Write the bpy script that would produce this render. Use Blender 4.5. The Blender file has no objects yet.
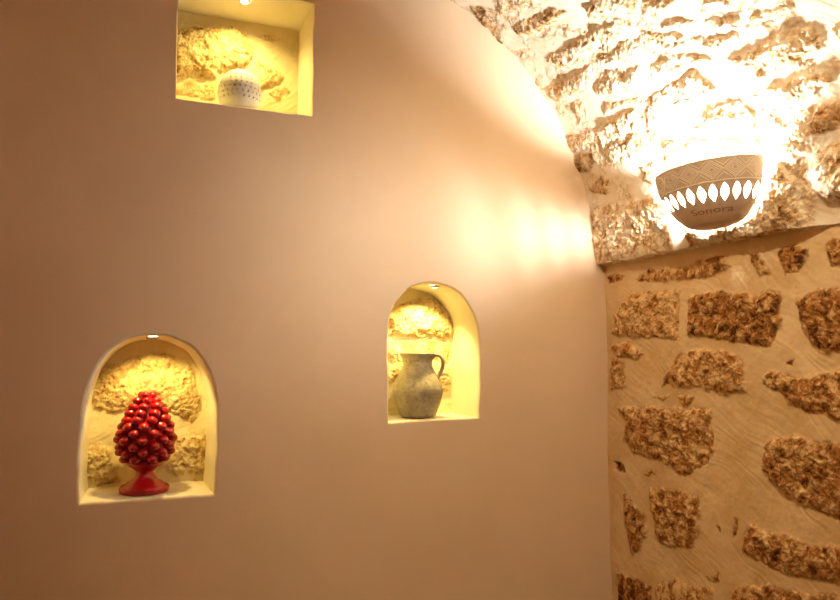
import bpy, bmesh, math, random
import numpy as np
from mathutils import Vector, Matrix
from mathutils.geometry import delaunay_2d_cdt

# ------------------------------------------------------------------ plan (metres)
# x runs along the plastered end wall, y towards it, z up.
D = 2.20            # end wall
XW = 1.69           # right wall face
LEDGE = 1.93        # height where the vault springs
SX, SR = 0.64, 1.01 # haunch arc: centre x, radius
TH1 = math.radians(68)
R2 = 2.5
AX = SX + math.cos(TH1) * (SR - R2)      # crown x
AZ = LEDGE + math.sin(TH1) * (SR - R2)
S1 = SR * TH1
S2 = R2 * (math.pi / 2 - TH1)
XL = 2 * AX - XW
YB = -2.3

# stone outlines: (tone, roughness, projection, [(along, up), ...]) in metres on each surface
VAULT_STONES = [
    (-0.9, 1, 0.004, [(2.1694, 1.1202), (2.1215, 1.0846), (2.1587, 1.005), (2.1934, 0.9361), (2.2351, 0.9336), (2.2268, 1.0209)]),
    (0.3, 1, 0.014, [(2.0438, 1.0999), (1.8633, 0.9998), (1.8861, 0.9687), (1.9563, 0.9768), (2.044, 1.0043), (2.091, 1.025)]),
    (-0.6, 1, 0.016, [(2.0979, 0.9671), (1.9946, 0.9482), (1.8787, 0.9321), (1.8425, 0.8796), (1.904, 0.8762), (2.0318, 0.8942), (2.1089, 0.9185)]),
    (0.2, 1, 0.018, [(2.0826, 0.7962), (1.8742, 0.792), (1.7082, 0.7688), (1.7254, 0.7211), (1.8638, 0.734), (1.9304, 0.7165), (2.0792, 0.7324)]),
    (0.3, 1, 0.018, [(2.1599, 0.705), (2.084, 0.7083), (1.9408, 0.6926), (1.9086, 0.6905), (1.9287, 0.6473), (1.9892, 0.6155), (2.164, 0.645), (2.1965, 0.6751)]),
    (0.4, 1, 0.018, [(1.9361, 0.6384), (1.8431, 0.6388), (1.8083, 0.6167), (1.7168, 0.6147), (1.7467, 0.5342), (1.9218, 0.5626), (1.9542, 0.5942)]),
    (0.4, 1, 0.016, [(1.8689, 0.7164), (1.8075, 0.7074), (1.6989, 0.7008), (1.6308, 0.6821), (1.6605, 0.6291), (1.8147, 0.6419), (1.8796, 0.6856)]),
    (0, 1, 0.012, [(2.0893, 0.6043), (2.0343, 0.5963), (2.0662, 0.5387), (2.1129, 0.534)]),
    (0.4, 1, 0.016, [(1.9737, 0.5115), (1.8205, 0.4929), (1.8347, 0.4222), (1.9445, 0.4115), (2.0674, 0.4751)]),
    (-0.3, 1, 0.006, [(2.1733, 0.7699), (2.2226, 0.6406), (2.2434, 0.5863), (2.276, 0.5974), (2.2347, 0.727)]),
    (0.3, 1, 0.016, [(1.7818, 0.865), (1.6881, 0.8614), (1.5706, 0.7994), (1.614, 0.759), (1.7284, 0.7949), (1.7914, 0.8094)]),
    (0.1, 1, 0.022, [(1.4223, 0.5042), (1.3144, 0.5111), (1.2476, 0.515), (1.1596, 0.4935), (1.1466, 0.4435), (1.1704, 0.4224), (1.2664, 0.4101), (1.3602, 0.4034), (1.3735, 0.4285), (1.4147, 0.4681)]),
    (0.2, 1, 0.02, [(1.3563, 0.3876), (1.3039, 0.3911), (1.2199, 0.3841), (1.1603, 0.3717), (1.1546, 0.3464), (1.2146, 0.3186), (1.2766, 0.3154), (1.3044, 0.344), (1.3397, 0.3703)]),
    (-0.7, 1, 0.014, [(1.2154, 0.2952), (1.1542, 0.3003), (1.1327, 0.2603), (1.1764, 0.2284), (1.233, 0.2217), (1.2746, 0.2309), (1.2526, 0.2619)]),
    (0.2, 1, 0.012, [(1.2899, 0.3007), (1.2311, 0.3003), (1.2334, 0.2693), (1.2679, 0.2344), (1.2941, 0.2501)]),
    (0.6, 0.8, 0.018, [(1.6789, 0.5087), (1.5505, 0.5189), (1.4959, 0.4411), (1.5357, 0.4117), (1.6702, 0.4148), (1.8021, 0.4086), (1.759, 0.514)]),
    (0.6, 0.8, 0.018, [(1.5564, 0.3904), (1.5034, 0.3975), (1.4351, 0.3951), (1.4009, 0.3365), (1.4056, 0.2888), (1.5644, 0.3176), (1.6078, 0.3527)]),
    (0.4, 0.9, 0.014, [(1.6702, 0.6019), (1.5966, 0.5874), (1.5112, 0.554), (1.4539, 0.5204), (1.535, 0.5255), (1.6714, 0.5367), (1.7009, 0.5622)]),
    (0.3, 1, 0.016, [(1.4948, 0.6141), (1.4158, 0.5775), (1.3578, 0.5628), (1.3604, 0.5314), (1.4413, 0.5305), (1.4962, 0.5667)]),
    (0.3, 1, 0.014, [(1.5768, 0.6903), (1.5329, 0.6819), (1.4523, 0.6449), (1.5004, 0.6297), (1.5771, 0.6665)]),
    (0.0, 1, 0.016, [(1.4338, 0.6389), (1.3374, 0.6005), (1.3512, 0.5627), (1.4088, 0.5773), (1.4401, 0.6168)]),
    (0.1, 1, 0.014, [(1.3153, 0.5867), (1.2519, 0.5756), (1.1841, 0.5584), (1.1855, 0.543), (1.2532, 0.5483), (1.3093, 0.5548)]),
    (0.2, 1, 0.014, [(1.4125, 0.7101), (1.2874, 0.6483), (1.3206, 0.6069), (1.4278, 0.6485)]),
    (0.2, 1, 0.014, [(1.5824, 0.7704), (1.4345, 0.7158), (1.533, 0.6988), (1.6167, 0.7175)]),
    (0.2, 1, 0.014, [(1.2978, 0.6013), (1.2513, 0.629), (1.1575, 0.5851), (1.181, 0.565)]),
    (0.3, 1, 0.012, [(1.6424, 0.702), (1.5159, 0.624), (1.5273, 0.5868), (1.6777, 0.6368)]),
    (0.1, 1, 0.012, [(1.1294, 0.4616), (1.053, 0.4642), (1.0793, 0.3848), (1.1269, 0.4095)]),
    (0.3, 1, 0.01, [(1.6031, 0.6481), (1.5209, 0.61), (1.5257, 0.5829), (1.618, 0.6137)]),
    (0.1, 1.1, 0.02, [(2.1985, 0.2159), (2.0541, 0.2146), (1.8485, 0.1909), (1.7839, 0.1372), (1.785, 0.0037), (1.9314, -0.0048), (2.1981, -0.0027), (2.2341, 0.0919)]),
    (-0.2, 1.1, 0.026, [(1.7259, 0.0707), (1.6651, 0.0765), (1.5274, 0.0737), (1.4324, 0.1197), (1.4009, 0.1842), (1.3552, 0.1841), (1.3149, 0.1275), (1.3016, 0.0218), (1.3461, -0.0144), (1.5149, -0.012), (1.7139, -0.006)]),
    (-0.1, 0.6, 0.02, [(1.2732, 0.1634), (1.2423, 0.19), (1.1512, 0.1956), (1.1563, 0.0337), (1.2418, 0.0453), (1.2709, 0.0988)]),
    (-0.8, 1, 0.014, [(2.1829, 0.3077), (2.0961, 0.3227), (2.0394, 0.2903), (2.0953, 0.2496), (2.1674, 0.2687)]),
    (-0.5, 1, 0.012, [(2.2309, 0.4375), (2.0968, 0.4166), (2.0889, 0.3753), (2.1443, 0.3501), (2.2277, 0.3625)]),
    (0.2, 1, 0.012, [(2.0415, 0.4089), (1.9629, 0.4281), (1.845, 0.4218), (1.8264, 0.3561), (1.9205, 0.3387), (2.0334, 0.3569)]),
    (0.3, 0.9, 0.01, [(1.8757, 0.3092), (1.8122, 0.3069), (1.8389, 0.2269), (1.8977, 0.247)]),
    (0.5, 0.9, 0.014, [(1.7601, 0.3546), (1.6074, 0.3207), (1.4085, 0.2665), (1.4073, 0.2173), (1.5553, 0.2315), (1.7676, 0.2582)]),
    (0, 1, 0.01, [(2.211, 0.5155), (2.1132, 0.4893), (2.0901, 0.4384), (2.1685, 0.4326), (2.214, 0.4536)]),
    (0.3, 1, 0.01, [(1.9393, 0.5613), (1.7769, 0.5241), (1.7906, 0.4933), (1.9561, 0.521)]),
    (-0.2, 1, 0.008, [(1.3759, 0.2374), (1.2841, 0.2283), (1.2726, 0.1981), (1.3526, 0.1974)]),
]
WALL_STONES = [
    (-0.5, 1, 0.004, [(2.19, 1.8813), (2.1415, 1.8881), (2.0896, 1.8715), (2.1017, 1.8539), (2.1787, 1.8532)]),
    (-0.2, 1, 0.006, [(2.0284, 1.8619), (1.9584, 1.8838), (1.7704, 1.8703), (1.6785, 1.8955), (1.598, 1.8917), (1.5914, 1.8631), (1.612, 1.8374), (1.6978, 1.8302), (1.9041, 1.836), (2.0235, 1.8468)]),
    (0.25, 1, 0.008, [(2.0749, 1.7994), (1.9609, 1.809), (1.8094, 1.8005), (1.8201, 1.6367), (1.8964, 1.6344), (1.9664, 1.6495), (2.0688, 1.644), (2.1604, 1.6645), (2.1464, 1.7323)]),
    (-0.75, 1, 0.009, [(1.7607, 1.7702), (1.6707, 1.7767), (1.5872, 1.7766), (1.4273, 1.7614), (1.4172, 1.6899), (1.4538, 1.6114), (1.5972, 1.6243), (1.6969, 1.6381), (1.7786, 1.6493), (1.7717, 1.7149)]),
    (0.1, 1, 0.006, [(2.1796, 1.6267), (2.0582, 1.6256), (1.9892, 1.5929), (2.0328, 1.5675), (2.1514, 1.5736)]),
    (0.1, 0.9, 0.006, [(2.1816, 1.5619), (2.0996, 1.563), (2.0916, 1.4602), (2.1851, 1.4479)]),
    (0.1, 1, 0.008, [(1.822, 1.5833), (1.7193, 1.6032), (1.5794, 1.594), (1.558, 1.5702), (1.5507, 1.4784), (1.6347, 1.4647), (1.7241, 1.4786), (1.9069, 1.4763), (1.8808, 1.525)]),
    (0, 0.8, 0.004, [(1.9585, 1.432), (1.8693, 1.4443), (1.9087, 1.4249)]),
    (-0.4, 1, 0.006, [(1.8319, 1.44), (1.7814, 1.4562), (1.7556, 1.4416), (1.765, 1.4248), (1.8142, 1.4213)]),
    (-0.1, 1.1, 0.009, [(2.1458, 1.3791), (1.9595, 1.404), (1.7396, 1.4075), (1.6809, 1.4121), (1.6778, 1.2824), (1.7166, 1.2366), (1.8048, 1.1877), (1.9258, 1.2187), (2.0604, 1.2277), (2.1087, 1.2795), (2.09, 1.3361)]),
    (-1, 0.3, -0.025, [(2.1638, 1.1767), (2.1175, 1.1835), (2.1128, 1.1515), (2.159, 1.1441)]),
    (-0.3, 0.8, 0.004, [(2.0142, 1.1672), (1.9322, 1.1769), (1.9784, 1.1522)]),
    (-0.1, 1, 0.009, [(1.98, 1.1037), (1.919, 1.1352), (1.8247, 1.1389), (1.7375, 1.1298), (1.7459, 1.0218), (1.778, 0.9637), (1.8138, 0.9482), (1.9358, 0.9366), (1.9591, 0.9782), (1.9712, 1.0641)]),
    (-0.2, 1, 0.008, [(2.1211, 1.0703), (2.0553, 1.0543), (1.9937, 1.0045), (2.0006, 0.9547), (2.0287, 0.8924), (2.0723, 0.867), (2.1034, 0.9229), (2.1232, 1.0047)]),
    (-0.95, 0.4, 0.01, [(2.1591, 0.7752), (2.0534, 0.7883), (1.971, 0.7789), (1.9793, 0.6854), (2.1639, 0.6224)]),
    (0.1, 0.3, 0.012, [(1.9505, 0.7986), (1.8631, 0.8412), (1.6986, 0.8567), (1.7016, 0.7803), (1.9591, 0.6923)]),
    (-0.8, 0.8, 0.004, [(1.73, 0.8899), (1.6645, 0.915), (1.6734, 0.8884), (1.7141, 0.8762)]),
    (-0.3, 1, 0.01, [(1.4944, 1.2984), (1.472, 1.3437), (1.3993, 1.3632), (1.2259, 1.3578), (1.2198, 1.1512), (1.3175, 1.167), (1.4226, 1.1933), (1.4766, 1.2362), (1.4957, 1.267)]),
    (-0.35, 1, 0.01, [(1.492, 1.519), (1.4504, 1.5347), (1.3608, 1.5293), (1.217, 1.5469), (1.223, 1.4182), (1.294, 1.4323), (1.3773, 1.4361), (1.4082, 1.4502), (1.4393, 1.4816), (1.4858, 1.502)]),
    (-0.85, 1, 0.01, [(1.3673, 1.7319), (1.3201, 1.7614), (1.2071, 1.76), (1.2146, 1.6), (1.2926, 1.5895), (1.3327, 1.6135), (1.3552, 1.6545)]),
    (-0.5, 0.8, 0.003, [(1.5263, 1.8916), (1.4905, 1.8869), (1.4517, 1.8181), (1.4796, 1.8121), (1.5131, 1.86)]),
    (-0.7, 1, 0.006, [(1.4154, 1.8828), (1.3572, 1.8917), (1.321, 1.8756), (1.335, 1.8336), (1.3608, 1.8089), (1.399, 1.8099), (1.4174, 1.8374)]),
    (-0.5, 1, 0.008, [(1.2739, 1.8745), (1.2505, 1.8871), (1.2017, 1.8748), (1.2046, 1.8135), (1.2623, 1.8147)]),
    (-0.35, 1, 0.01, [(1.5631, 1.0911), (1.4997, 1.0913), (1.4112, 1.0902), (1.3477, 1.0795), (1.2375, 1.1076), (1.2417, 1.018), (1.3053, 0.9989), (1.416, 0.9817), (1.549, 0.9969), (1.5776, 1.0037)]),
    (-0.3, 1, 0.01, [(1.6233, 0.8859), (1.5524, 0.9162), (1.3866, 0.9482), (1.2436, 0.9782), (1.2459, 0.9287), (1.6269, 0.7971)]),
    (-0.8, 0.5, 0.003, [(1.6109, 1.098), (1.5957, 1.1013), (1.5943, 1.046), (1.6132, 1.0414)]),
    (-0.7, 0.5, 0.003, [(1.6788, 1.0529), (1.6628, 1.0565), (1.6634, 1.0413), (1.6754, 1.0385)]),
    (-0.6, 0.5, 0.004, [(1.4093, 1.5721), (1.3899, 1.5779), (1.3873, 1.5641), (1.4066, 1.561)]),
]
NICHE_LEFT_STONES = [
    (0, 1, 0.012, [(-0.0803, 1.5525), (0.0278, 1.5903), (0.1226, 1.5901), (0.1994, 1.5303), (0.2178, 1.4175), (0.1843, 1.3562), (0.1179, 1.401), (0.0496, 1.4514), (-0.0321, 1.3965), (-0.1018, 1.4083), (-0.1101, 1.493)]),
    (0, 1, 0.012, [(0.1387, 1.3095), (0.2262, 1.3249), (0.2496, 1.2745), (0.2448, 1.1961), (0.1415, 1.1901), (0.1009, 1.2216)]),
    (0, 1, 0.01, [(-0.1416, 1.323), (-0.0612, 1.3004), (-0.0276, 1.2391), (-0.0174, 1.1884), (-0.0947, 1.1754), (-0.1377, 1.1999)]),
]
NICHE_MID_STONES = [
    (0.2, 1, 0.016, [(0.8586, 1.7397), (0.9376, 1.7825), (1.0558, 1.7933), (1.1312, 1.7531), (1.1394, 1.6727), (1.1097, 1.6457), (0.8589, 1.6514)]),
    (-0.2, 0.15, 0.004, [(0.859, 1.633), (1.1223, 1.6381), (1.1263, 1.5695), (1.1095, 1.5507), (0.8592, 1.5707)]),
    (0.2, 1, 0.01, [(0.8591, 1.611), (0.9141, 1.6111), (0.93, 1.5704), (0.9183, 1.5005), (0.8597, 1.4541)]),
    (0, 1, 0.008, [(1.0637, 1.5284), (1.122, 1.5278), (1.1217, 1.4483), (1.0717, 1.4307)]),
]
NICHE_RECT_STONES = [
    (-0.1, 1, 0.016, [(0.089, 2.6724), (0.2111, 2.7052), (0.3078, 2.7229), (0.3672, 2.665), (0.3712, 2.6295), (0.331, 2.5762), (0.2473, 2.5524), (0.2412, 2.5267), (0.093, 2.5109), (0.0844, 2.6025)]),
    (0.4, 0.3, 0.01, [(0.3783, 2.6234), (0.4775, 2.5775), (0.4636, 2.5498), (0.3906, 2.51), (0.3826, 2.57)]),
    (-0.1, 0.4, 0.008, [(0.4116, 2.4986), (0.4708, 2.5436), (0.4926, 2.5176), (0.4612, 2.4731)]),
    (0.2, 0.4, 0.006, [(0.0871, 2.4929), (0.2415, 2.5092), (0.2427, 2.4532), (0.0946, 2.4461)]),
    (0, 0.8, 0.006, [(0.3943, 2.706), (0.4614, 2.7032), (0.4227, 2.6855), (0.4016, 2.6891)]),
]
ARCH_LEFT = [
    (-0.1226, 1.1713),
    (-0.1246, 1.235),
    (-0.1247, 1.3184),
    (-0.1223, 1.4022),
    (-0.1142, 1.4723),
    (-0.0956, 1.5372),
    (-0.0657, 1.5885),
    (-0.019, 1.6262),
    (0.0212, 1.6381),
    (0.0596, 1.6413),
    (0.1042, 1.6387),
    (0.15, 1.618),
    (0.1881, 1.5849),
    (0.2183, 1.5334),
    (0.234, 1.4788),
    (0.2439, 1.4243),
    (0.2444, 1.3282),
    (0.2419, 1.2389),
    (0.2375, 1.1681),
]
ARCH_MID = [
    (0.7958, 1.3606),
    (0.7954, 1.4666),
    (0.7932, 1.6),
    (0.7947, 1.6671),
    (0.8053, 1.728),
    (0.8304, 1.7727),
    (0.8669, 1.808),
    (0.9113, 1.8268),
    (0.9639, 1.8322),
    (1.0175, 1.8237),
    (1.064, 1.797),
    (1.103, 1.7484),
    (1.1304, 1.6886),
    (1.1379, 1.6177),
    (1.1371, 1.4942),
    (1.1322, 1.3648),
]

NICHE_RECT = [(.104, 2.367), (.104, 2.750), (.527, 2.750), (.527, 2.367)]

scene = bpy.context.scene
col = scene.collection

# ------------------------------------------------------------------ object helpers
def link(name, me, mat, parent=None):
    o = bpy.data.objects.new(name, me)
    col.objects.link(o)
    if mat is not None:
        me.materials.append(mat)
    if parent is not None:
        o.parent = parent
    return o

def tag(o, label=None, cat=None, group=None, kind=None):
    if label: o['label'] = label
    if cat: o['category'] = cat
    if group: o['group'] = group
    if kind: o['kind'] = kind
    return o

def empty(name, loc, rz=0):
    o = bpy.data.objects.new(name, None)
    col.objects.link(o)
    o.location = loc
    o.rotation_euler = (0, 0, rz)
    o.empty_display_size = .05
    return o

def from_bm(bm, name):
    me = bpy.data.meshes.new(name)
    bm.to_mesh(me); bm.free()
    return me

def smooth(me, on=True):
    me.polygons.foreach_set('use_smooth', [on] * len(me.polygons))
    me.update()
    return me

def lathe_mesh(name, prof, n=64, close=False):
    bm = bmesh.new()
    rings = []
    for r, z in prof:
        if r < 1e-6:
            rings.append([bm.verts.new((0, 0, z))])
        else:
            rings.append([bm.verts.new((r * math.cos(2 * math.pi * k / n), r * math.sin(2 * math.pi * k / n), z)) for k in range(n)])
    pairs = list(zip(rings, rings[1:]))
    if close: pairs.append((rings[-1], rings[0]))
    for a, b in pairs:
        for k in range(n):
            k2 = (k + 1) % n
            if len(a) == 1 and len(b) == 1: continue
            if len(a) == 1: bm.faces.new((a[0], b[k2], b[k]))
            elif len(b) == 1: bm.faces.new((a[k], a[k2], b[0]))
            else: bm.faces.new((a[k], a[k2], b[k2], b[k]))
    bmesh.ops.recalc_face_normals(bm, faces=bm.faces)
    return smooth(from_bm(bm, name))

def spline(pts, n):
    """open Catmull-Rom through pts, n samples"""
    P = [np.array(p, float) for p in pts]
    P = [2 * P[0] - P[1]] + P + [2 * P[-1] - P[-2]]
    m = len(P) - 3
    out = []
    for i in range(n):
        u = i / (n - 1) * m
        k = min(int(u), m - 1); t = u - k
        a, b, c, d = P[k:k + 4]
        out.append(.5 * ((2 * b) + (c - a) * t + (2 * a - 5 * b + 4 * c - d) * t * t + (3 * b - a - 3 * c + d) * t ** 3))
    return out

def grid_mesh(name, X, Y, Z, attrs=None, flip=False):
    """X,Y,Z 2-D arrays -> quad mesh with float attributes"""
    n, m = X.shape
    me = bpy.data.meshes.new(name)
    co = np.stack([X, Y, Z], -1).reshape(-1, 3).astype(np.float32)
    idx = np.arange(n * m).reshape(n, m)
    q = np.stack([idx[:-1, :-1], idx[1:, :-1], idx[1:, 1:], idx[:-1, 1:]], -1).reshape(-1, 4)
    if flip: q = q[:, ::-1]
    me.vertices.add(n * m)
    me.vertices.foreach_set('co', co.ravel())
    me.loops.add(q.size)
    me.loops.foreach_set('vertex_index', q.ravel().astype(np.int32))
    me.polygons.add(len(q))
    me.polygons.foreach_set('loop_start', (np.arange(len(q)) * 4).astype(np.int32))
    me.update(calc_edges=True)
    me.validate()
    for k, v in (attrs or {}).items():
        a = me.attributes.new(k, 'FLOAT', 'POINT')
        a.data.foreach_set('value', v.ravel().astype(np.float32))
    return smooth(me)

# ------------------------------------------------------------------ numpy noise
def hash2(ix, iy, seed):
    h = (ix.astype(np.int64) * 374761393 + iy.astype(np.int64) * 668265263 + seed * 1442695041) & 0xffffffff
    h = ((h ^ (h >> 13)) * 1274126177) & 0xffffffff
    h = ((h ^ (h >> 16)) * 2246822519) & 0xffffffff
    h = h ^ (h >> 15)
    return (h & 0xffffff) / float(0xffffff)

def vnoise(x, y, seed=0):
    ix = np.floor(x); iy = np.floor(y)
    fx = x - ix; fy = y - iy
    fx = fx * fx * fx * (fx * (fx * 6 - 15) + 10); fy = fy * fy * fy * (fy * (fy * 6 - 15) + 10)
    a = hash2(ix, iy, seed); b = hash2(ix + 1, iy, seed); c = hash2(ix, iy + 1, seed); d = hash2(ix + 1, iy + 1, seed)
    return (a + (b - a) * fx + (c - a) * fy + (a - b - c + d) * fx * fy) * 2 - 1

def fbm(x, y, seed=0, octv=4, gain=.5, ridge=False):
    s = 0; a = 1; f = 1; tot = 0
    for k in range(octv):
        c, sn = math.cos(.7 * k), math.sin(.7 * k)
        n = vnoise((x * c - y * sn) * f + 11.3 * k, (x * sn + y * c) * f - 7.1 * k, seed + 17 * k)
        if ridge: n = 1 - 2 * np.abs(n)
        s = s + a * n; tot += a; a *= gain; f *= 2.03
    return s / tot

def worley(x, y, seed=0):
    ix = np.floor(x); iy = np.floor(y)
    d1 = np.full(x.shape, 9.); d2 = np.full(x.shape, 9.); cid = np.zeros(x.shape)
    for i in (-1, 0, 1):
        for j in (-1, 0, 1):
            px = ix + i + hash2(ix + i, iy + j, seed); py = iy + j + hash2(ix + i, iy + j, seed + 5)
            d = np.hypot(px - x, py - y); h = hash2(ix + i, iy + j, seed + 9)
            near = d < d1
            d2 = np.where(near, d1, np.minimum(d2, d))
            cid = np.where(near, h, cid)
            d1 = np.where(near, d, d1)
    return d1, d2, cid

def sdf_poly(x, y, poly):
    """negative inside"""
    d = np.full(x.shape, 1e9); ins = np.zeros(x.shape, bool)
    n = len(poly)
    for i in range(n):
        ax, ay = poly[i]; bx, by = poly[(i + 1) % n]
        ex, ey = bx - ax, by - ay
        t = np.clip(((x - ax) * ex + (y - ay) * ey) / (ex * ex + ey * ey + 1e-12), 0, 1)
        d = np.minimum(d, np.hypot(x - ax - t * ex, y - ay - t * ey))
        c = ((ay > y) != (by > y)) & (x < ex * (y - ay) / (ey if abs(ey) > 1e-9 else 1e-9) + ax)
        ins ^= c
    return np.where(ins, -d, d)

def sstep(a, b, x):
    t = np.clip((x - a) / (b - a), 0, 1)
    return t * t * (3 - 2 * t)

def filler(x0, x1, y0, y1, known, rng, cw=.30, ch=.17, skip=None):
    """irregular coursed stones for the parts of a surface that no traced stone covers"""
    out = []
    boxes = [(min(p[0] for p in s[3]), max(p[0] for p in s[3]), min(p[1] for p in s[3]), max(p[1] for p in s[3])) for s in known]
    y = y0
    while y < y1:
        h = ch * rng.uniform(.7, 1.25); x = x0 + rng.uniform(-.2, 0)
        while x < x1:
            w = cw * rng.uniform(.5, 1.3)
            g = .018
            a, b, c, d = x + g, x + w - g, y + g * .8, y + h - g * .8
            ok = not (skip and a < skip[1] and b > skip[0] and c < skip[3] and d > skip[2])
            for q in boxes:
                if a < q[1] + .02 and b > q[0] - .02 and c < q[3] + .02 and d > q[2] - .02: ok = False
            if ok:
                j = lambda s: rng.uniform(-s, s)
                pts = [(a + j(.02), c + j(.02)), ((a + b) / 2, c + j(.015)), (b + j(.02), c + j(.02)), (b + j(.015), (c + d) / 2),
                       (b + j(.02), d + j(.02)), ((a + b) / 2, d + j(.015)), (a + j(.02), d + j(.02)), (a + j(.015), (c + d) / 2)]
                out.append((rng.uniform(-.8, .4), rng.uniform(.7, 1.1), rng.uniform(.006, .018), pts))
            x += w
        y += h
    return out

def stonework(T, S, stones, seed=0, proud=1.0, mortar_amp=1.0, bump=1.0, crumb=0.0):
    """height above the mean surface, stone mask, tone"""
    wx = fbm(T * 24, S * 24, seed + 1, 5, .6) * .016; wy = fbm(T * 24, S * 24, seed + 2, 5, .6) * .016
    Tw = T + wx; Sw = S + wy
    # mortar: lumpy, with slanting trowel strokes
    u = T * .77 + S * .64; v = -T * .64 + S * .77
    wob = fbm(T * 5, S * 5, seed + 3, 2) * .9
    mort = fbm(T * 7, S * 7, seed + 4, 3) * .007
    mort += fbm(u * 9, v * 110 + wob * 8, seed + 5, 2) * .0011
    mort += fbm(T * 90, S * 90, seed + 6, 2) * .0006
    mort *= mortar_amp
    big = fbm(T * 16, S * 16, seed + 7, 5, .6, ridge=True)
    w1, w2, cid = worley(T * 42 + wx * 150, S * 42 + wy * 150, seed + 8)
    w3, w4, cid2 = worley(T * 95 + wx * 300, S * 95 + wy * 300, seed + 18)
    chips = (cid - .5) * .9 * sstep(0, .35, w2 - w1) - .35 * (1 - sstep(0, .22, w2 - w1))
    chips2 = (cid2 - .5) * .8 * sstep(0, .3, w4 - w3)
    fine = fbm(T * 150, S * 150, seed + 9, 3)
    rough = big * .0085 + chips * .0075 + chips2 * .0034 + fine * .0016
    # patches where the stone shows through thin mortar
    thin = sstep(-.05, .35, fbm(T * 13, S * 13, seed + 30, 4)) * crumb
    mort = mort + rough * .75 * thin * bump
    H = mort.copy(); M = thin * .8; TONE = np.zeros(T.shape)
    for tone, rg, pr, poly in stones:
        xs = [p[0] for p in poly]; ys = [p[1] for p in poly]
        box = (T > min(xs) - .05) & (T < max(xs) + .05) & (S > min(ys) - .05) & (S < max(ys) + .05)
        if not box.any(): continue
        i0, i1 = np.where(box.any(1))[0][[0, -1]]; j0, j1 = np.where(box.any(0))[0][[0, -1]]
        sl = (slice(i0, i1 + 1), slice(j0, j1 + 1))
        d = sdf_poly(Tw[sl], Sw[sl], poly)
        size = math.sqrt(max(1e-6, (max(xs) - min(xs)) * (max(ys) - min(ys))))
        e = min(.007, size * .12)
        m = 1 - sstep(-e, e, d)
        dome = sstep(0, .035, -d)
        k = (hash2(np.array([int(xs[0] * 1e4)]), np.array([int(ys[0] * 1e4)]), 3)[0] - .5)
        h = pr * proud * (.45 + .55 * dome) + (rough[sl]) * rg * bump * (.55 + .45 * dome) + k * ((T[sl] - np.mean(xs)) * .06)
        h = h - .004 * bump * np.exp(-(d / .0045) ** 2)
        H[sl] = H[sl] * (1 - m) + (h + .3 * H[sl]) * m
        M[sl] = np.maximum(M[sl] * (1 - m), m)
        TONE[sl] = TONE[sl] * (1 - m) + tone * m
    return H, M, TONE

def axis(*segs):
    """(start, stop, step) pieces joined"""
    out = []
    for a, b, st in segs:
        n = max(1, int(round((b - a) / st)))
        out += list(np.linspace(a, b, n, endpoint=False))
    out.append(segs[-1][1])
    return np.array(out)

# ------------------------------------------------------------------ materials
def mat_new(name):
    m = bpy.data.materials.new(name)
    m.use_nodes = True
    nt = m.node_tree
    return m, nt, nt.nodes['Principled BSDF']

def N(nt, typ, **kw):
    n = nt.nodes.new(typ)
    for k, v in kw.items():
        if k in ('operation', 'blend_type', 'data_type', 'attribute_name', 'feature', 'noise_dimensions', 'distance', 'clamp'): setattr(n, k, v)
        else: n.inputs[k].default_value = v
    return n

def ramp(nt, src, stops):
    r = nt.nodes.new('ShaderNodeValToRGB')
    el = r.color_ramp.elements
    while len(el) < len(stops): el.new(.5)
    for e, (p, c) in zip(el, stops):
        e.position = p; e.color = (*c, 1)
    nt.links.new(src, r.inputs[0])
    return r.outputs[0]

def mixc(nt, fac, a, b, mode='MIX'):
    m = nt.nodes.new('ShaderNodeMix'); m.data_type = 'RGBA'; m.blend_type = mode
    for sock, v in ((m.inputs[0], fac), (m.inputs[6], a), (m.inputs[7], b)):
        if hasattr(v, 'is_output'): nt.links.new(v, sock)
        elif isinstance(v, (int, float)): sock.default_value = v
        else: sock.default_value = (*v, 1)
    return m.outputs[2]

def math_(nt, op, a, b=0.0, c=None):
    m = nt.nodes.new('ShaderNodeMath'); m.operation = op
    for i, v in enumerate((a, b) if c is None else (a, b, c)):
        if hasattr(v, 'is_output'): nt.links.new(v, m.inputs[i])
        else: m.inputs[i].default_value = v
    return m.outputs[0]

def noise(nt, scale, detail=4, rough=.55, coord=None, dist=0):
    n = N(nt, 'ShaderNodeTexNoise', Scale=scale, Detail=detail, Roughness=rough, Distortion=dist)
    if coord is not None: nt.links.new(coord, n.inputs['Vector'])
    return n.outputs[0]

def bump(nt, bsdf, hsrc, dist, strength=1.0):
    b = nt.nodes.new('ShaderNodeBump'); b.inputs['Distance'].default_value = dist; b.inputs['Strength'].default_value = strength
    nt.links.new(hsrc, b.inputs['Height']); nt.links.new(b.outputs[0], bsdf.inputs['Normal'])

def objco(nt): return nt.nodes.new('ShaderNodeTexCoord').outputs['Object']

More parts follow.
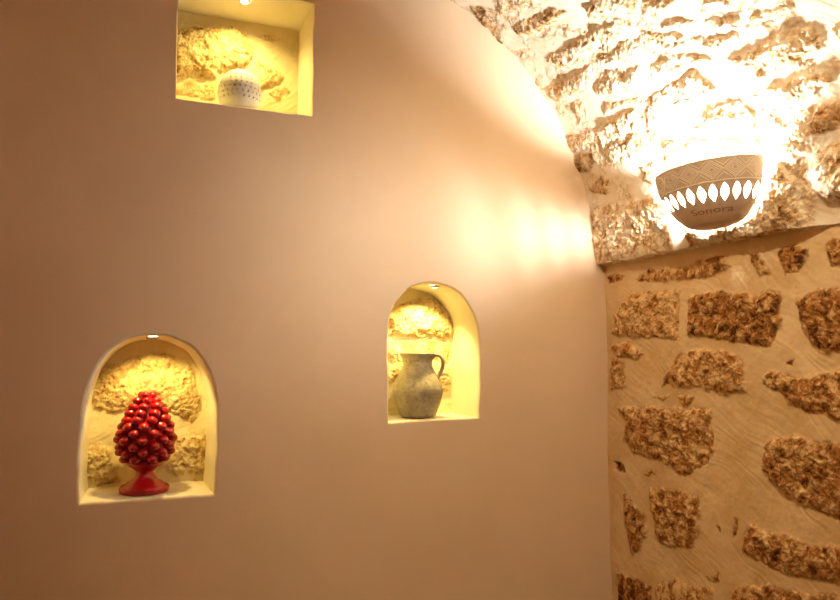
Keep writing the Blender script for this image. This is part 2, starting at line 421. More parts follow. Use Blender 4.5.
def stone_material(name, mortar_a, mortar_b, pale, mid, dark, gain=1.0):
    m, nt, b = mat_new(name)
    co = objco(nt)
    mask = N(nt, 'ShaderNodeAttribute', attribute_name='mask').outputs['Fac']
    tone = N(nt, 'ShaderNodeAttribute', attribute_name='tone').outputs['Fac']
    mort = ramp(nt, noise(nt, 6, 5, .6, co), [(.32, mortar_b), (.62, mortar_a)])
    mort = mixc(nt, math_(nt, 'MULTIPLY', noise(nt, 60, 3, .6, co), .28), mort, mortar_b)
    n1 = noise(nt, 34, 8, .68, co, .6)
    t = math_(nt, 'ADD', math_(nt, 'MULTIPLY', math_(nt, 'SUBTRACT', n1, .5), 2.5), math_(nt, 'MULTIPLY_ADD', tone, .24, .44))
    sc = ramp(nt, t, [(.02, dark), (.30, mid), (.62, pale), (.95, tuple(min(1, c * 1.12) for c in pale))])
    # rust coloured veins and dark pits of the limestone
    rust = ramp(nt, noise(nt, 9, 5, .7, co, .8), [(.50, (0, 0, 0)), (.68, (1, 1, 1))])
    rf = math_(nt, 'MULTIPLY', rust, .5)
    sc = mixc(nt, rf, sc, (mid[0] * 1.05, mid[1] * .82, mid[2] * .55))
    pits = ramp(nt, noise(nt, 85, 5, .7, co), [(.33, (1, 1, 1)), (.43, (0, 0, 0))])
    sc = mixc(nt, math_(nt, 'MULTIPLY', pits, .55), sc, dark)
    cc = mixc(nt, mask, mort, sc)
    nt.links.new(cc, b.inputs['Base Color'])
    b.inputs['Roughness'].default_value = .9
    b.inputs['Specular IOR Level'].default_value = .15
    h = math_(nt, 'MULTIPLY', noise(nt, 120, 6, .7, co), math_(nt, 'MULTIPLY_ADD', mask, .85, .15))
    bump(nt, b, h, .004 * gain)
    return m

def plaster_material(name, ca, cb):
    m, nt, b = mat_new(name)
    co = objco(nt)
    c = ramp(nt, noise(nt, 2.2, 4, .6, co), [(.3, cb), (.7, ca)])
    c = mixc(nt, math_(nt, 'MULTIPLY', noise(nt, 260, 2, .6, co), .22), c, tuple(v * .72 for v in cb))
    nt.links.new(c, b.inputs['Base Color'])
    b.inputs['Roughness'].default_value = .85
    b.inputs['Specular IOR Level'].default_value = .2
    h = math_(nt, 'ADD', noise(nt, 420, 3, .7, co), math_(nt, 'MULTIPLY', noise(nt, 40, 3, .5, co), .6))
    bump(nt, b, h, .0007)
    return m

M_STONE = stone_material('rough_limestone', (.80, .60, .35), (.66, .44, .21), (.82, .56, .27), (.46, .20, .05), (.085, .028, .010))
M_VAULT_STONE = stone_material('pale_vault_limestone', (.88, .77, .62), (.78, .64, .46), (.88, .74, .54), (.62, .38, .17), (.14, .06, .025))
M_NICHE_STONE = stone_material('niche_limestone', (.82, .72, .48), (.70, .57, .33), (.80, .66, .38), (.58, .40, .18), (.24, .13, .05))
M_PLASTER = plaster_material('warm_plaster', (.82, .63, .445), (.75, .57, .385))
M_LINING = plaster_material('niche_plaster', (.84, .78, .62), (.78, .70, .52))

def simple(name, c, rough=.5, metal=0, spec=.5, bumps=None, emit=None):
    m, nt, b = mat_new(name)
    co = objco(nt)
    cc = ramp(nt, noise(nt, 30, 3, .6, co), [(.3, tuple(v * .88 for v in c)), (.7, c)])
    nt.links.new(cc, b.inputs['Base Color'])
    b.inputs['Roughness'].default_value = rough
    b.inputs['Metallic'].default_value = metal
    b.inputs['Specular IOR Level'].default_value = spec
    if bumps: bump(nt, b, noise(nt, bumps[0], 4, .6, co), bumps[1])
    if emit:
        b.inputs['Emission Color'].default_value = (*emit[0], 1)
        b.inputs['Emission Strength'].default_value = emit[1]
    return m

# ------------------------------------------------------------------ vault
def vault_xyz(T, S, H):
    """S: arc length from the right springing up over the crown; H inwards"""
    th = np.where(S < S1, S / SR, TH1 + (S - S1) / R2)
    cx = np.where(S < S1, SX, AX); cz = np.where(S < S1, LEDGE, AZ); r = np.where(S < S1, SR, R2)
    return cx + np.cos(th) * (r - H), T, cz + np.sin(th) * (r - H)

rng = random.Random(7)
T1 = axis((YB, .85, .025), (.85, 1.05, .006), (1.05, D + .025, .0026))
SA = axis((0, 1.30, .0027), (1.30, S1 + S2, .012))
T, S = np.meshgrid(T1, SA)
vfill = filler(YB, D, .02, S1 + S2, VAULT_STONES, rng, .26, .12)
H, MK, TN = stonework(T, S, VAULT_STONES + vfill, 40, .70, .8, .88, 1.0)
# the springing edge dies back into the wall nearer the room's middle
fade = 1 - sstep(1.24, 1.31, T)
near = 1 - sstep(.02, .10, S)
H = H - .030 * fade * near
H = np.where(S < .012, H * 1, H)
X, Y, Z = vault_xyz(T, S, H)
Z = Z + (fbm(T * 9, T * 0 + 3, 91, 3) * .010) * (1 - sstep(0, .05, S))
# underside of the springing course, back to the wall behind it
K = 10
ux = np.stack([X[0] * (1 - k / K) + (XW + .03) * k / K for k in range(K, 0, -1)])
uy = np.stack([Y[0]] * K)
uz = np.stack([Z[0] + .004 * math.sin(k * 1.3) for k in range(K, 0, -1)])
edge = np.exp(-(S / .012) ** 2)
X = np.vstack([ux, X]); Y = np.vstack([uy, Y]); Z = np.vstack([uz, Z])
MK = np.vstack([np.repeat(MK[:1], K, 0), MK]); TN = np.vstack([np.repeat(TN[:1], K, 0), TN])
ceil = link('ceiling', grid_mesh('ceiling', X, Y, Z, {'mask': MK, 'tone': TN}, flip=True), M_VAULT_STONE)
tag(ceil, kind='structure')
# other half of the vault
T2, S2g = np.meshgrid(axis((YB, D + .025, .02)), axis((0, S1 + S2, .015)))
vf2 = filler(YB, D, .02, S1 + S2, [], rng, .26, .13)
H2, MK2, TN2 = stonework(T2, S2g, vf2, 60, 1.0, 1.0, .8, .8)
X2, Y2, Z2 = vault_xyz(T2, S2g, H2)
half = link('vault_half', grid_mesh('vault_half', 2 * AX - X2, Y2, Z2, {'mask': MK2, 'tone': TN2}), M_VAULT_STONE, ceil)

# ------------------------------------------------------------------ right and left stone walls
T3, S3 = np.meshgrid(T1, axis((0, .45, .02), (.45, LEDGE + .02, .003)))
wf = filler(YB, D, 0, LEDGE, WALL_STONES, rng, .30, .17, skip=(1.16, 2.3, .62, 1.96))
H3, MK3, TN3 = stonework(T3, S3, WALL_STONES + wf, 80, 1.1, 1.0, 1.1, .12)
X3 = XW - H3 + .012 * sstep(1.5, .7, S3) * 0
wr = link('wall_right', grid_mesh('wall_right', X3, T3, S3, {'mask': MK3, 'tone': TN3}), M_STONE)
tag(wr, kind='structure')
T4, S4 = np.meshgrid(axis((YB, D + .02, .02)), axis((0, LEDGE + .02, .02)))
H4, MK4, TN4 = stonework(T4, S4, filler(YB, D, 0, LEDGE, [], rng, .3, .17), 120, 1, 1, .8)
wl = link('wall_left', grid_mesh('wall_left', XL + H4, T4, S4, {'mask': MK4, 'tone': TN4}, flip=True), M_STONE)
tag(wl, kind='structure')

# ------------------------------------------------------------------ plastered end wall with three niches
def wave(x, z):
    return .0035 * math.sin(x * 3.1 + 1.2 * z + .4) + .003 * math.sin(z * 4.3 - x * 1.7) + .0012 * math.sin(x * 11 + z * 7)

def offset_loop(pts, r):
    n = len(pts); out = []
    for i in range(n):
        a, b, c = np.array(pts[i - 1]), np.array(pts[i]), np.array(pts[(i + 1) % n])
        e1 = b - a; e2 = c - b
        n1 = np.array((-e1[1], e1[0])) / np.linalg.norm(e1); n2 = np.array((-e2[1], e2[0])) / np.linalg.norm(e2)
        m = n1 + n2; m = m / max(.6, np.dot(m, m) / 2)
        out.append(tuple(b + m * r))
    return out                                     # loops run clockwise seen from the room, so + is outwards

def dens(pts, st):
    out = []
    for i in range(len(pts)):
        a, b = np.array(pts[i]), np.array(pts[(i + 1) % len(pts)])
        k = max(1, int(np.linalg.norm(b - a) / st))
        out += [tuple(a + (b - a) * q / k) for q in range(k)]
    return out

def arch_loop(raw):
    s = [tuple(p) for p in spline(raw, 90)]
    return s + dens([s[-1], s[0]], .012)[1:int(np.linalg.norm(np.array(s[-1]) - np.array(s[0])) / .012)]

def wob_loop(pts, amp, seed):
    return [(x + amp * float(vnoise(np.array([x * 23.]), np.array([z * 23.]), seed)[0]), z + amp * float(vnoise(np.array([x * 23.]), np.array([z * 23.]), seed + 1)[0])) for x, z in pts]

NICHES = [
    ('left', wob_loop(arch_loop(ARCH_LEFT), .002, 3), .009, .23, .010, NICHE_LEFT_STONES),
    ('middle', wob_loop(arch_loop(ARCH_MID), .002, 5), .007, .21, .004, NICHE_MID_STONES),
    ('top', wob_loop(dens(NICHE_RECT, .012), .0022, 9), .004, .21, .003, NICHE_RECT_STONES),
]

def build_end_wall():
    pts = []; edges = []
    holes = []
    for nm, lp, r, dep, tap, st in NICHES:
        f = offset_loop(lp, r); holes.append(f)
        i0 = len(pts); n = len(f)
        pts += [Vector(p) for p in f]
        edges += [(i0 + k, i0 + (k + 1) % n) for k in range(n)]
    x0, x1, z0, z1 = XL - .1, 1.80, 0, 3.2
    i0 = len(pts)
    B = dens([(x0, z0), (x1, z0), (x1, z1), (x0, z1)], .05)
    pts += [Vector(p) for p in B]
    edges += [(i0 + k, i0 + (k + 1) % len(B)) for k in range(len(B))]
    gx = np.arange(x0 + .04, x1 - .02, .045); gz = np.arange(.04, z1 - .02, .045)
    A, Bz = np.meshgrid(gx, gz)
    keep = np.ones(A.shape, bool); inner = []
    for h in holes:
        keep &= sdf_poly(A, Bz, h) > .02
    for a, b in zip(A[keep], Bz[keep]): pts.append(Vector((a, b)))
    V, E, F, *_ = delaunay_2d_cdt(pts, edges, [], 0, 1e-6)
    cen = np.array([[sum(V[i][0] for i in f) / len(f), sum(V[i][1] for i in f) / len(f)] for f in F])
    ok = np.ones(len(F), bool)
    for h in holes: ok &= sdf_poly(cen[:, 0], cen[:, 1], h) > 0
    me = bpy.data.meshes.new('wall_back')
    me.from_pydata([(v[0], D + wave(v[0], v[1]), v[1]) for v in V], [], [tuple(f) for f, k in zip(F, ok) if k])
    me.validate()
    bm = bmesh.new(); bm.from_mesh(me)
    loose = [v for v in bm.verts if not v.link_faces]
    bmesh.ops.delete(bm, geom=loose, context='VERTS')
    for f in bm.faces:
        if f.normal.y > 0: f.normal_flip()
    bm.to_mesh(me); bm.free()
    return smooth(me)

wall = link('wall_back', build_end_wall(), M_PLASTER)
tag(wall, kind='structure')

for ni, (nm, lp, r, dep, tap, st) in enumerate(NICHES):
    bm = bmesh.new()
    rings = []
    for k in range(6):                              # rounded lip
        a = k / 5 * math.pi / 2
        rings.append((offset_loop(lp, r * (1 - math.sin(a))), r * (1 - math.cos(a))))
    for k in range(1, 9):
        q = k / 8
        rings.append((offset_loop(lp, -tap * q), r + (dep + .02 - r) * q))
    vr = []
    for f, y in rings:
        w = max(0, 1 - y / .08)
        row = []
        for (x, z), (x_, z_) in zip(f, lp):
            sill = z_ < min(p[1] for p in lp) + .012 and y > r
            if sill: z = min(z_, min(p[1] for p in lp) + .0025)
            nz = float(vnoise(np.array([x * 30. + z * 21]), np.array([y * 25.]), 31 + ni)[0]) * .0016 * (1 - w)
            row.append(bm.verts.new((x + nz, D + y + wave(x, z) * w, z - (0 if sill else nz))))
        vr.append(row)
    n = len(lp)
    for a, b in zip(vr, vr[1:]):
        for k in range(n): bm.faces.new((a[k], a[(k + 1) % n], b[(k + 1) % n], b[k]))
    # make the faces look into the niche
    cx = sum(p[0] for p in lp) / n; cz = sum(p[1] for p in lp) / n
    bm.normal_update()
    for f in bm.faces:
        c = f.calc_center_median()
        if f.normal.dot(Vector((cx - c.x, -.02, cz - c.z))) < 0: f.normal_flip()
    me = smooth(from_bm(bm, 'niche_lining'))
    # flat plaster colour outside the lip, pale lining inside
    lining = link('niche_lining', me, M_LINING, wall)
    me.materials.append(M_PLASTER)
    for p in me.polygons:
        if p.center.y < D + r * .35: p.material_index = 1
    mod = lining.modifiers.new('edge', 'EDGE_SPLIT'); mod.split_angle = math.radians(50)
    xs = [p[0] for p in lp]; zs = [p[1] for p in lp]
    gx, gz = np.meshgrid(np.arange(min(xs) - .03, max(xs) + .03, .003), np.arange(min(zs) - .03, max(zs) + .03, .003))
    Hn, Mn, Tn = stonework(gx, gz, st, 200 + 20 * ni, 1.5, 1.3, 1.3)
    back = link('niche_back', grid_mesh('niche_back', gx, D + dep - Hn, gz, {'mask': Mn, 'tone': Tn}), M_NICHE_STONE, wall)

# floor, rear wall
M_FLOOR = simple('stone_floor', (.50, .38, .27), .6)
def quad(name, pts, mat, sub=1):
    bm = bmesh.new(); bm.faces.new([bm.verts.new(p) for p in pts])
    return link(name, from_bm(bm, name), mat)
tag(quad('floor', [(XL - .1, YB - .05, 0), (XW + .1, YB - .05, 0), (XW + .1, D + .5, 0), (XL - .1, D + .5, 0)], M_FLOOR), kind='structure')
tag(quad('wall_front', [(XL - .1, YB, 0), (XL - .1, YB, 3.2), (XW + .1, YB, 3.2), (XW + .1, YB, 0)], M_PLASTER), kind='structure')

# ------------------------------------------------------------------ ceramic wall light
def ceramic_material():
    m, nt, b = mat_new('cream_ceramic')
    co = objco(nt)
    line = N(nt, 'ShaderNodeAttribute', attribute_name='relief').outputs['Fac']
    c = ramp(nt, noise(nt, 25, 4, .6, co), [(.3, (.56, .42, .31)), (.7, (.64, .49, .37))])
    c = mixc(nt, line, c, (.84, .72, .56))
    nt.links.new(c, b.inputs['Base Color'])
    b.inputs['Roughness'].default_value = .55
    bump(nt, b, noise(nt, 150, 3, .6, co), .0008)
    return m
M_CERAMIC = ceramic_material()
M_BULB = simple('lit_bulb', (1, 1, 1), .4, emit=((.95, 1, 1), 1.0))
M_BULB_FILL = simple('lit_fill_bulb_amber', (1, 1, 1), .4, emit=((1, .36, .02), 1.0))  # bulb of the added fill lamp behind the camera
M_METAL = simple('dull_steel', (.45, .42, .38), .4, 1)
M_INK = simple('brown_ink', (.30, .19, .12), .7)

SW, SD, SH = .19, .13, .165      # half width, projection, height
def bowl_scale(v):
    """v 0 at the foot .. 1 at the rim: share of the rim's radius"""
    k = [(0, .50), (.08, .60), (.2, .715), (.35, .82), (.5, .895), (.65, .945), (.8, .975), (1, 1.0)]
    for (a, p), (b, q) in zip(k, k[1:]):
        if v <= b: return p + (q - p) * (v - a) / (b - a)
    return 1.
def bowl_point(u, v, off=0):
    """u 0..1 from the right end round to the left end; local: wall plane x=0, bowl towards -x"""
    a = math.pi * u; s = bowl_scale(v)
    x = -(SD * s + off) * math.sin(a) + .022 * (1 - v); y = -(SW * s + off) * math.cos(a)
    return (x, y, -SH * (1 - v))
def slot_at(u, v):
    """eye shaped openings in the belly"""
    n = 14
    k = u * n - .5 + .0
    f = k - round(k)
    if round(k) < 0 or round(k) > n - 1: return False
    vv = (v - .44) / .14
    return abs(vv) < 1 and abs(f) < .35 * (1 - vv * vv) ** 1.15
def relief(u, v):
    """carved band under the rim"""
    if v < .60: return 0
    L = 0
    if abs(v - .615) < .011 or abs(v - .978) < .008: L = 1
    vv = (v - .80) / .155
    if abs(vv) > 1: return L
    if u < .60:
        k = u * 8; f = abs(k - math.floor(k) - .5) * 2      # diamonds
        d = f + abs(vv)
        for q in (.30, .55, .80, 1.0):
            if abs(d - q) < .055: L = 1
        if abs(d - 1.35) < .055: L = 1
    else:
        k = u * 8; f = (k - math.floor(k) - .5) * 2.0       # rings
        d = math.hypot(f, vv)
        if abs(d - .90) < .09 or abs(d - .55) < .08 or abs(d - .2) < .08: L = 1
    return L

def build_bowl():
    NU, NV = 520, 130
    th = .006
    bm = bmesh.new()
    lay = bm.verts.layers.float.new('relief')
    O = []; I = []
    for j in range(NV + 1):
        v = j / NV; ro = []; ri = []
        for i in range(NU + 1):
            u = i / NU; L = relief(u, v)
            a = bm.verts.new(bowl_point(u, v, .0012 * L)); a[lay] = L
            ro.append(a); ri.append(bm.verts.new(bowl_point(u, v, -th)))
        O.append(ro); I.append(ri)
    solid = [[not slot_at((i + .5) / NU, (j + .5) / NV) for i in range(NU)] for j in range(NV)]
    for j in range(NV):
        for i in range(NU):
            if not solid[j][i]: continue
            bm.faces.new((O[j][i], O[j + 1][i], O[j + 1][i + 1], O[j][i + 1]))
            bm.faces.new((I[j][i], I[j][i + 1], I[j + 1][i + 1], I[j + 1][i]))
            for dj, di, a, b in ((-1, 0, (j, i), (j, i + 1)), (1, 0, (j + 1, i + 1), (j + 1, i)), (0, -1, (j + 1, i), (j, i)), (0, 1, (j, i + 1), (j + 1, i + 1))):
                jj, ii = j + dj, i + di
                if 0 <= jj < NV and 0 <= ii < NU and solid[jj][ii]: continue
                bm.faces.new((O[a[0]][a[1]], O[b[0]][b[1]], I[b[0]][b[1]], I[a[0]][a[1]]))
    # closed foot
    prev = O[0]
    for q in range(1, 7):
        sh = 1 - q / 6; ring = []
        for vv in O[0]:
            ring.append(bm.verts.new((.022 + (vv.co.x - .022) * (.02 + .98 * sh), vv.co.y * (.02 + .98 * sh), vv.co.z - .012 * (1 - sh * sh))))
        for i in range(NU): bm.faces.new((prev[i], prev[i + 1], ring[i + 1], ring[i]))
        prev = ring
    bm.faces.new(prev)
    dead = [v for v in bm.verts if not v.link_faces]
    bmesh.ops.delete(bm, geom=dead, context='VERTS')
    bmesh.ops.recalc_face_normals(bm, faces=bm.faces)
    return smooth(from_bm(bm, 'bowl'))

def curve_text(txt, size, u0, u1, v0):
    cu = bpy.data.curves.new('inscription', 'FONT'); cu.body = txt; cu.size = size
    o = bpy.data.objects.new('inscription', cu); col.objects.link(o)
    dg = bpy.context.evaluated_depsgraph_get()
    me = bpy.data.meshes.new_from_object(o.evaluated_get(dg))
    bpy.data.objects.remove(o)
    bm = bmesh.new(); bm.from_mesh(me)
    bmesh.ops.triangulate(bm, faces=bm.faces)
    bmesh.ops.subdivide_edges(bm, edges=[e for e in bm.edges if e.calc_length() > size * .25], cuts=1)
    xs = [v.co.x for v in bm.verts]; w = max(xs)
    for v in bm.verts:
        u = u0 + (u1 - u0) * (v.co.x / w)
        v.co = Vector(bowl_point(u, v0 + v.co.y / SH, .0008))
    bm.normal_update()
    bm.to_mesh(me); bm.free()
    return me

K_MAIN, K_WARM, K_SPOT, K_BEAM = 2200.0, 800.0, 2.6, 1.15
def build_sconce():
    root = empty('wall_light', (0, 0, 0))
    bowl = link('bowl', build_bowl(), M_CERAMIC, root)
    tag(bowl, 'cream ceramic half bowl with eye shaped slots')
    e = bowl.modifiers.new('edge', 'EDGE_SPLIT'); e.split_angle = math.radians(40)
    ins = link('inscription', curve_text('Sonora', .022, .52, .18, .13), M_INK, bowl)
    # holder on the wall and lamp
    bm = bmesh.new()
    bmesh.ops.create_cube(bm, size=1, matrix=Matrix.Translation((.015, 0, -.085)) @ Matrix.Diagonal((.012, .09, .05, 1)))
    bmesh.ops.create_cube(bm, size=1, matrix=Matrix.Translation((-.008, 0, -.126)) @ Matrix.Diagonal((.050, .016, .008, 1)))
    bmesh.ops.create_cube(bm, size=1, matrix=Matrix.Translation((.032, 0, -.085)) @ Matrix.Diagonal((.024, .03, .03, 1)))
    bmesh.ops.bevel(bm, geom=bm.edges[:], offset=.0015, segments=2, affect='EDGES')
    link('bracket', from_bm(bm, 'bracket'), M_METAL, root)
    sk = link('bulb_socket', lathe_mesh('bulb_socket', [(0, -.012), (.013, -.012), (.014, -.008), (.014, .012), (.012, .016), (0, .016)], 24), M_METAL, root)
    sk.location = (-.030, 0, -.134)
    bl = link('bulb', lathe_mesh('bulb', [(0, 0), (.012, 0), (.014, .006), (.023, .016), (.0265, .029), (.024, .042), (.014, .052), (0, .055)], 20), M_BULB, root)
    bl.location = (-.036, 0, -.118)
    return root

sconce = build_sconce()
sconce.location = (1.600, 1.57, 2.140)
tag(sconce, 'cream ceramic half bowl wall light glowing on the stone vault', 'wall light', 'ceramic wall lights')

def copy_tree(o, parent=None):
    c = o.copy(); col.objects.link(c); c.parent = parent
    for ch in list(o.children): copy_tree(ch, c)
    return c
# added unseen copy of the wall light, a warm fill from the opposite wall
other = copy_tree(sconce)
other.location = (2 * AX - 1.600, -.25, 2.14)
other.rotation_euler = (0, 0, math.pi)
other['label'] = 'added unseen copy of the ceramic wall light for warm fill'
for r_ in (other,):
    for ch in r_.children:
        if ch.name.startswith('bulb') and 'socket' not in ch.name:
            ch.data = ch.data.copy(); ch.data.materials[0] = M_BULB_FILL

# added spotlight above the view, a warm fill for the lower right corner
spot = empty('added_fill_spotlight', (.62, .50, 2.80))
tag(spot, 'added unseen black spotlight under the vault for warm fill', 'spotlight')
aim = (Vector((1.60, 2.05, 1.05)) - Vector((.62, .50, 2.80))).normalized()
q = (-aim).to_track_quat('Z', 'Y')
M_BLACK = simple('black_metal', (.03, .03, .03), .4)
M_FILL_GLASS = simple('lit_fill_glass', (1, 1, 1), .4, emit=((1, .6, .28), 6.0))  # glowing front of the added fill spotlight
can = link('fill_lamp_can', lathe_mesh('fill_lamp_can', [(0, .11), (.028, .11), (.034, .10), (.038, 0), (.036, 0), (.032, .02), (0, .022)], 32), M_BLACK, spot)
can.rotation_euler = q.to_euler()
gl = link('lens', lathe_mesh('lens', [(0, .012), (.031, .012), (.031, .018), (0, .018)], 32), M_FILL_GLASS, spot)
gl.rotation_euler = q.to_euler()
link('stem', lathe_mesh('stem', [(0, .09), (.008, .09), (.008, .20), (.030, .205), (.030, .235), (0, .235)], 20), M_BLACK, spot)
sd = bpy.data.lights.new('beam', 'SPOT'); sd.energy = 60 * K_BEAM; sd.color = (1, .80, .50)
sd.spot_size = math.radians(100); sd.spot_blend = 1.0; sd.shadow_soft_size = .03
so = bpy.data.objects.new('beam', sd); col.objects.link(so); so.parent = spot
so.rotation_euler = q.to_euler()

# ------------------------------------------------------------------ niche downlights
M_LENS = simple('lit_lens', (1, 1, 1), .4, emit=((1, .93, .62), 30.0))
M_TRIM = simple('white_trim', (.8, .78, .7), .4)
def downlight(loc, label, power, aim, size=110, blend=.6, color=(1, .78, .24)):
    root = empty('downlight', loc)
    tag(root, label, 'spotlight', 'small spotlights in the niches')
    link('trim_ring', lathe_mesh('trim_ring', [(.013, 0), (.013, -.003), (.0155, -.004), (.0175, -.002), (.0175, .004), (.013, .004)], 32, True), M_TRIM, root)
    link('lens', lathe_mesh('lens', [(0, -.003), (.008, -.0026), (.0128, -.001), (.0128, .003), (0, .003)], 32), M_LENS, root)
    ld = bpy.data.lights.new('beam', 'SPOT'); ld.energy = power * K_SPOT; ld.color = color
    ld.spot_size = math.radians(size); ld.spot_blend = blend; ld.shadow_soft_size = .010
    lo = bpy.data.objects.new('beam', ld); col.objects.link(lo); lo.parent = root
    lo.location = (0, 0, -.012)
    lo.rotation_euler = Vector(aim).to_track_quat('-Z', 'Y').to_euler()
    return root
DL = []
downlight((.057, D + .050, 1.636), 'small round spotlight above the red pine cone', 2.3, (0.08, .42, -1), color=(1, .72, .20))
downlight((.990, D + .055, 1.824), 'small round spotlight above the clay jug', 5.2, (-.12, .30, -1))
downlight((.312, D + .058, 2.743), 'small round spotlight above the pierced white globe', 3.9, (0, .25, -1), size=140, blend=1.0)

# ------------------------------------------------------------------ red ceramic pine cone
M_RED = simple('red_glaze', (.42, .006, .012), .2, 0, .6)
pc = empty('pine_cone_ornament', (.047, D + .100, 1.1722))
tag(pc, 'glossy red ceramic pine cone on a round foot standing in an arched niche', 'ornament')
link('pedestal', lathe_mesh('pedestal', [(0, 0), (.068, 0), (.072, .004), (.0725, .013), (.068, .019), (.058, .022), (.054, .024), (.050, .029), (.040, .034), (.029, .046), (.024, .056), (.025, .062),
    (.036, .070), (.050, .080), (.054, .088), (.053, .094), (.046, .096), (0, .096)], 72), M_RED, pc)
def core_r(z):
    k = [(.085, .042), (.100, .054), (.125, .066), (.155, .071), (.185, .067), (.215, .055), (.245, .040), (.270, .025), (.290, .012), (.300, .0)]
    for (a, p), (b, q) in zip(k, k[1:]):
        if z <= b: return p + (q - p) * (z - a) / (b - a)
    return 0
link('cone_body', lathe_mesh('cone_body', [(0, .085)] + [(core_r(.085 + .2149 * i / 30) * .9, .085 + .2149 * i / 30) for i in range(31)], 48), M_RED, pc)
def scale_mesh():
    """one overlapping scale: a rounded nub with a soft downward lip"""
    bm = bmesh.new()
    bmesh.ops.create_uvsphere(bm, u_segments=20, v_segments=14, radius=1)
    for v in bm.verts:
        x, y, z = v.co
        # x outwards, y sideways, z up
        w = 1.0 - .18 * max(0, -z)
        v.co = Vector((x * .0168 + (.0020 * -z), y * .0160 * w, z * .0146 - .002 * x))
    return smooth(from_bm(bm, 'scale'))
SM = scale_mesh()
SM.materials.append(M_RED)
rngp = random.Random(3)
rows = [(.104, 8), (.123, 8), (.142, 8), (.161, 8), (.180, 8), (.199, 8), (.218, 8), (.237, 7), (.255, 6), (.272, 5), (.288, 3)]
cnt = 0
for ri, (z, nn) in enumerate(rows):
    for k in range(nn):
        a = 2 * math.pi * (k + (.5 if ri % 2 else 0)) / nn + rngp.uniform(-.04, .04) + .3
        r = core_r(z) + .0035
        s = bpy.data.objects.new('scale', SM); col.objects.link(s); s.parent = pc
        s.location = (r * math.cos(a), r * math.sin(a), z + rngp.uniform(-.0015, .0015))
        tilt = math.radians(-10 - 55 * max(0, (z - .2) / .1))
        s.rotation_euler = (0, tilt, a)
        f = 1.0 + rngp.uniform(-.06, .06)
        if z > .26: f *= .86
        s.scale = (f, f, f)
        cnt += 1

# ------------------------------------------------------------------ clay jug
def clay_material():
    m, nt, b = mat_new('grey_green_clay')
    co = objco(nt)
    c = ramp(nt, noise(nt, 18, 6, .65, co), [(.30, (.21, .155, .09)), (.50, (.36, .30, .18)), (.72, (.52, .45, .28))])
    d = ramp(nt, noise(nt, 110, 4, .7, co), [(.36, (1, 1, 1)), (.46, (0, 0, 0))])
    c = mixc(nt, math_(nt, 'MULTIPLY', d, .5), c, (.10, .07, .045))
    nt.links.new(c, b.inputs['Base Color'])
    b.inputs['Roughness'].default_value = .8
    bump(nt, b, noise(nt, 160, 4, .6, co), .0015)
    return m
M_CLAY = clay_material()
jug = empty('clay_jug', (.943, D + .098, 1.3665))
tag(jug, 'weathered grey clay jug with one handle standing in an arched niche', 'jug')
prof = [(0, .0), (.060, 0), (.064, .004), (.070, .018), (.080, .045), (.0885, .075), (.0905, .090), (.0885, .100), (.084, .112), (.074, .135), (.061, .158), (.053, .174), (.0515, .184), (.054, .200), (.060, .212), (.0645, .218), (.0645, .223), (.060, .2235),
        (.055, .214), (.049, .198), (.0465, .184), (.048, .174), (.055, .158), (.068, .135), (.078, .112), (.084, .090), (.078, .06), (.060, .01), (0, .008)]
link('body', lathe_mesh('body', prof, 72), M_CLAY, jug)
def tube(name, pts, rad, n=14, flat=1.0):
    bm = bmesh.new(); rings = []
    P = [Vector(p) for p in pts]
    for i, p in enumerate(P):
        t = (P[min(i + 1, len(P) - 1)] - P[max(i - 1, 0)]).normalized()
        side = Vector((0, 1, 0)); nrm = side.cross(t).normalized()
        r = rad[i] if isinstance(rad, list) else rad
        rings.append([bm.verts.new(p + side * math.cos(2 * math.pi * k / n) * r * flat + nrm * math.sin(2 * math.pi * k / n) * r) for k in range(n)])
    for a, b in zip(rings, rings[1:]):
        for k in range(n): bm.faces.new((a[k], a[(k + 1) % n], b[(k + 1) % n], b[k]))
    bm.faces.new(rings[0]); bm.faces.new(rings[-1])
    bmesh.ops.recalc_face_normals(bm, faces=bm.faces)
    return smooth(from_bm(bm, name))
hp = [tuple(p) for p in spline([(.052, 0, .208), (.066, 0, .217), (.082, 0, .212), (.091, 0, .196), (.089, 0, .172), (.080, 0, .150), (.070, 0, .134)], 30)]
hd = link('handle', tube('handle', hp, .0068, 14, 1.6), M_CLAY, jug)
jug.rotation_euler = (0, 0, math.radians(-32))

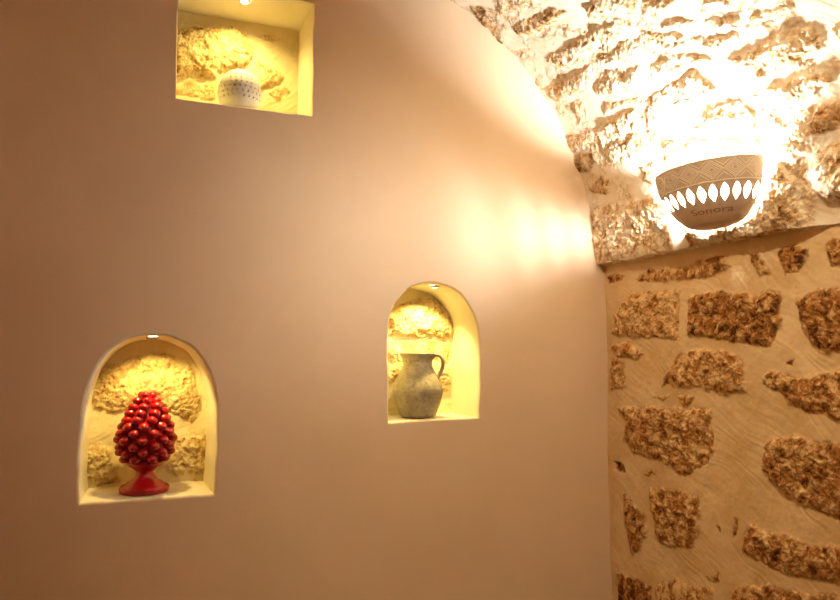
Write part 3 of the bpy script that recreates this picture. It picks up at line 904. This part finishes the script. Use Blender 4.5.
# ------------------------------------------------------------------ pierced white globe
M_WHITE = simple('white_bisque', (.86, .83, .78), .6, bumps=(200, .0006))
def globe_mesh():
    R = .0725; NU, NV = 300, 150; th = .005
    holes = []
    rows = 13
    for r in range(2, 12):
        la = math.radians(-40 + r * 11.0)
        n = max(5, int(round(26 * math.cos(la))))
        for k in range(n):
            lo = 2 * math.pi * (k + (.5 if r % 2 else 0)) / n
            holes.append((math.cos(la) * math.cos(lo), math.cos(la) * math.sin(lo), math.sin(la)))
    Hh = np.array(holes)
    la0 = math.radians(-62)
    js = np.arange(NV + 1) / NV; is_ = np.arange(NU) / NU
    LA = la0 + (math.pi / 2 - la0) * js
    bm = bmesh.new(); O = []; I = []
    for j in range(NV + 1):
        if j == NV:
            O.append([bm.verts.new((0, 0, R))] * NU); I.append([bm.verts.new((0, 0, R - th))] * NU); break
        c, s = math.cos(LA[j]), math.sin(LA[j])
        O.append([bm.verts.new((R * c * math.cos(2 * math.pi * i), R * c * math.sin(2 * math.pi * i), R * s)) for i in is_])
        I.append([bm.verts.new(((R - th) * c * math.cos(2 * math.pi * i), (R - th) * c * math.sin(2 * math.pi * i), (R - th) * s)) for i in is_])
    lam = (LA[:-1] + LA[1:]) / 2; lom = 2 * math.pi * (is_ + .5 / NU)
    cx = np.cos(lam)[:, None] * np.cos(lom)[None]; cy = np.cos(lam)[:, None] * np.sin(lom)[None]; cz = np.repeat(np.sin(lam)[:, None], NU, 1)
    sol = np.ones(cx.shape, bool)
    for h in Hh: sol &= (cx * h[0] + cy * h[1] + cz * h[2]) < math.cos(.040)
    def face(vs):
        u = []
        for v in vs:
            if v not in u: u.append(v)
        if len(u) > 2: bm.faces.new(u)
    for j in range(NV):
        for i in range(NU):
            if not sol[j, i]: continue
            k = (i + 1) % NU
            face((O[j][i], O[j][k], O[j + 1][k], O[j + 1][i])); face((I[j][i], I[j + 1][i], I[j + 1][k], I[j][k]))
            if j > 0 and not sol[j - 1, i]: face((O[j][i], O[j][k], I[j][k], I[j][i]))
            if j < NV - 1 and not sol[j + 1, i]: face((O[j + 1][i], O[j + 1][k], I[j + 1][k], I[j + 1][i]))
            if not sol[j, i - 1]: face((O[j][i], O[j + 1][i], I[j + 1][i], I[j][i]))
            if not sol[j, k]: face((O[j][k], O[j + 1][k], I[j + 1][k], I[j][k]))
    for i in range(NU):
        k = (i + 1) % NU
        face((O[0][i], O[0][k], I[0][k], I[0][i]))
    bmesh.ops.delete(bm, geom=[v for v in bm.verts if not v.link_faces], context='VERTS')
    bmesh.ops.recalc_face_normals(bm, faces=bm.faces)
    for v in bm.verts: v.co.z += R * math.sin(math.radians(62))
    return smooth(from_bm(bm, 'pierced_globe'))
globe = link('pierced_globe', globe_mesh(), M_WHITE)
globe.modifiers.new('edge', 'EDGE_SPLIT').split_angle = math.radians(45)
globe.location = (.306, D + .092, 2.3695)
globe.scale = (.98, .98, 1.12)
tag(globe, 'white ceramic globe pierced with small holes in the square niche', 'ornament')

# ------------------------------------------------------------------ light, camera
bb = M_BULB.node_tree.nodes['Principled BSDF']
bb.inputs['Emission Strength'].default_value = K_MAIN
M_BULB_FILL.node_tree.nodes['Principled BSDF'].inputs['Emission Strength'].default_value = K_WARM
w = bpy.data.worlds.new('world'); scene.world = w; w.use_nodes = True
w.node_tree.nodes['Background'].inputs[0].default_value = (.5, .35, .2, 1)
w.node_tree.nodes['Background'].inputs[1].default_value = 0.0

cd = bpy.data.cameras.new('camera'); cam = bpy.data.objects.new('camera', cd); col.objects.link(cam)
cd.sensor_width = 36; cd.lens = 694 / 840 * 36; cd.clip_start = .02
yaw = math.radians(22.5); tilt = math.atan(50 / 694)
cam.location = (0, 0, 1.6)
cam.rotation_euler = (math.pi / 2 + tilt, 0, -yaw)
scene.camera = cam
vs = scene.view_settings
vs.view_transform = 'Standard'; vs.look = 'None'; vs.exposure = 0.2; vs.gamma = 1; vs.use_curve_mapping = False
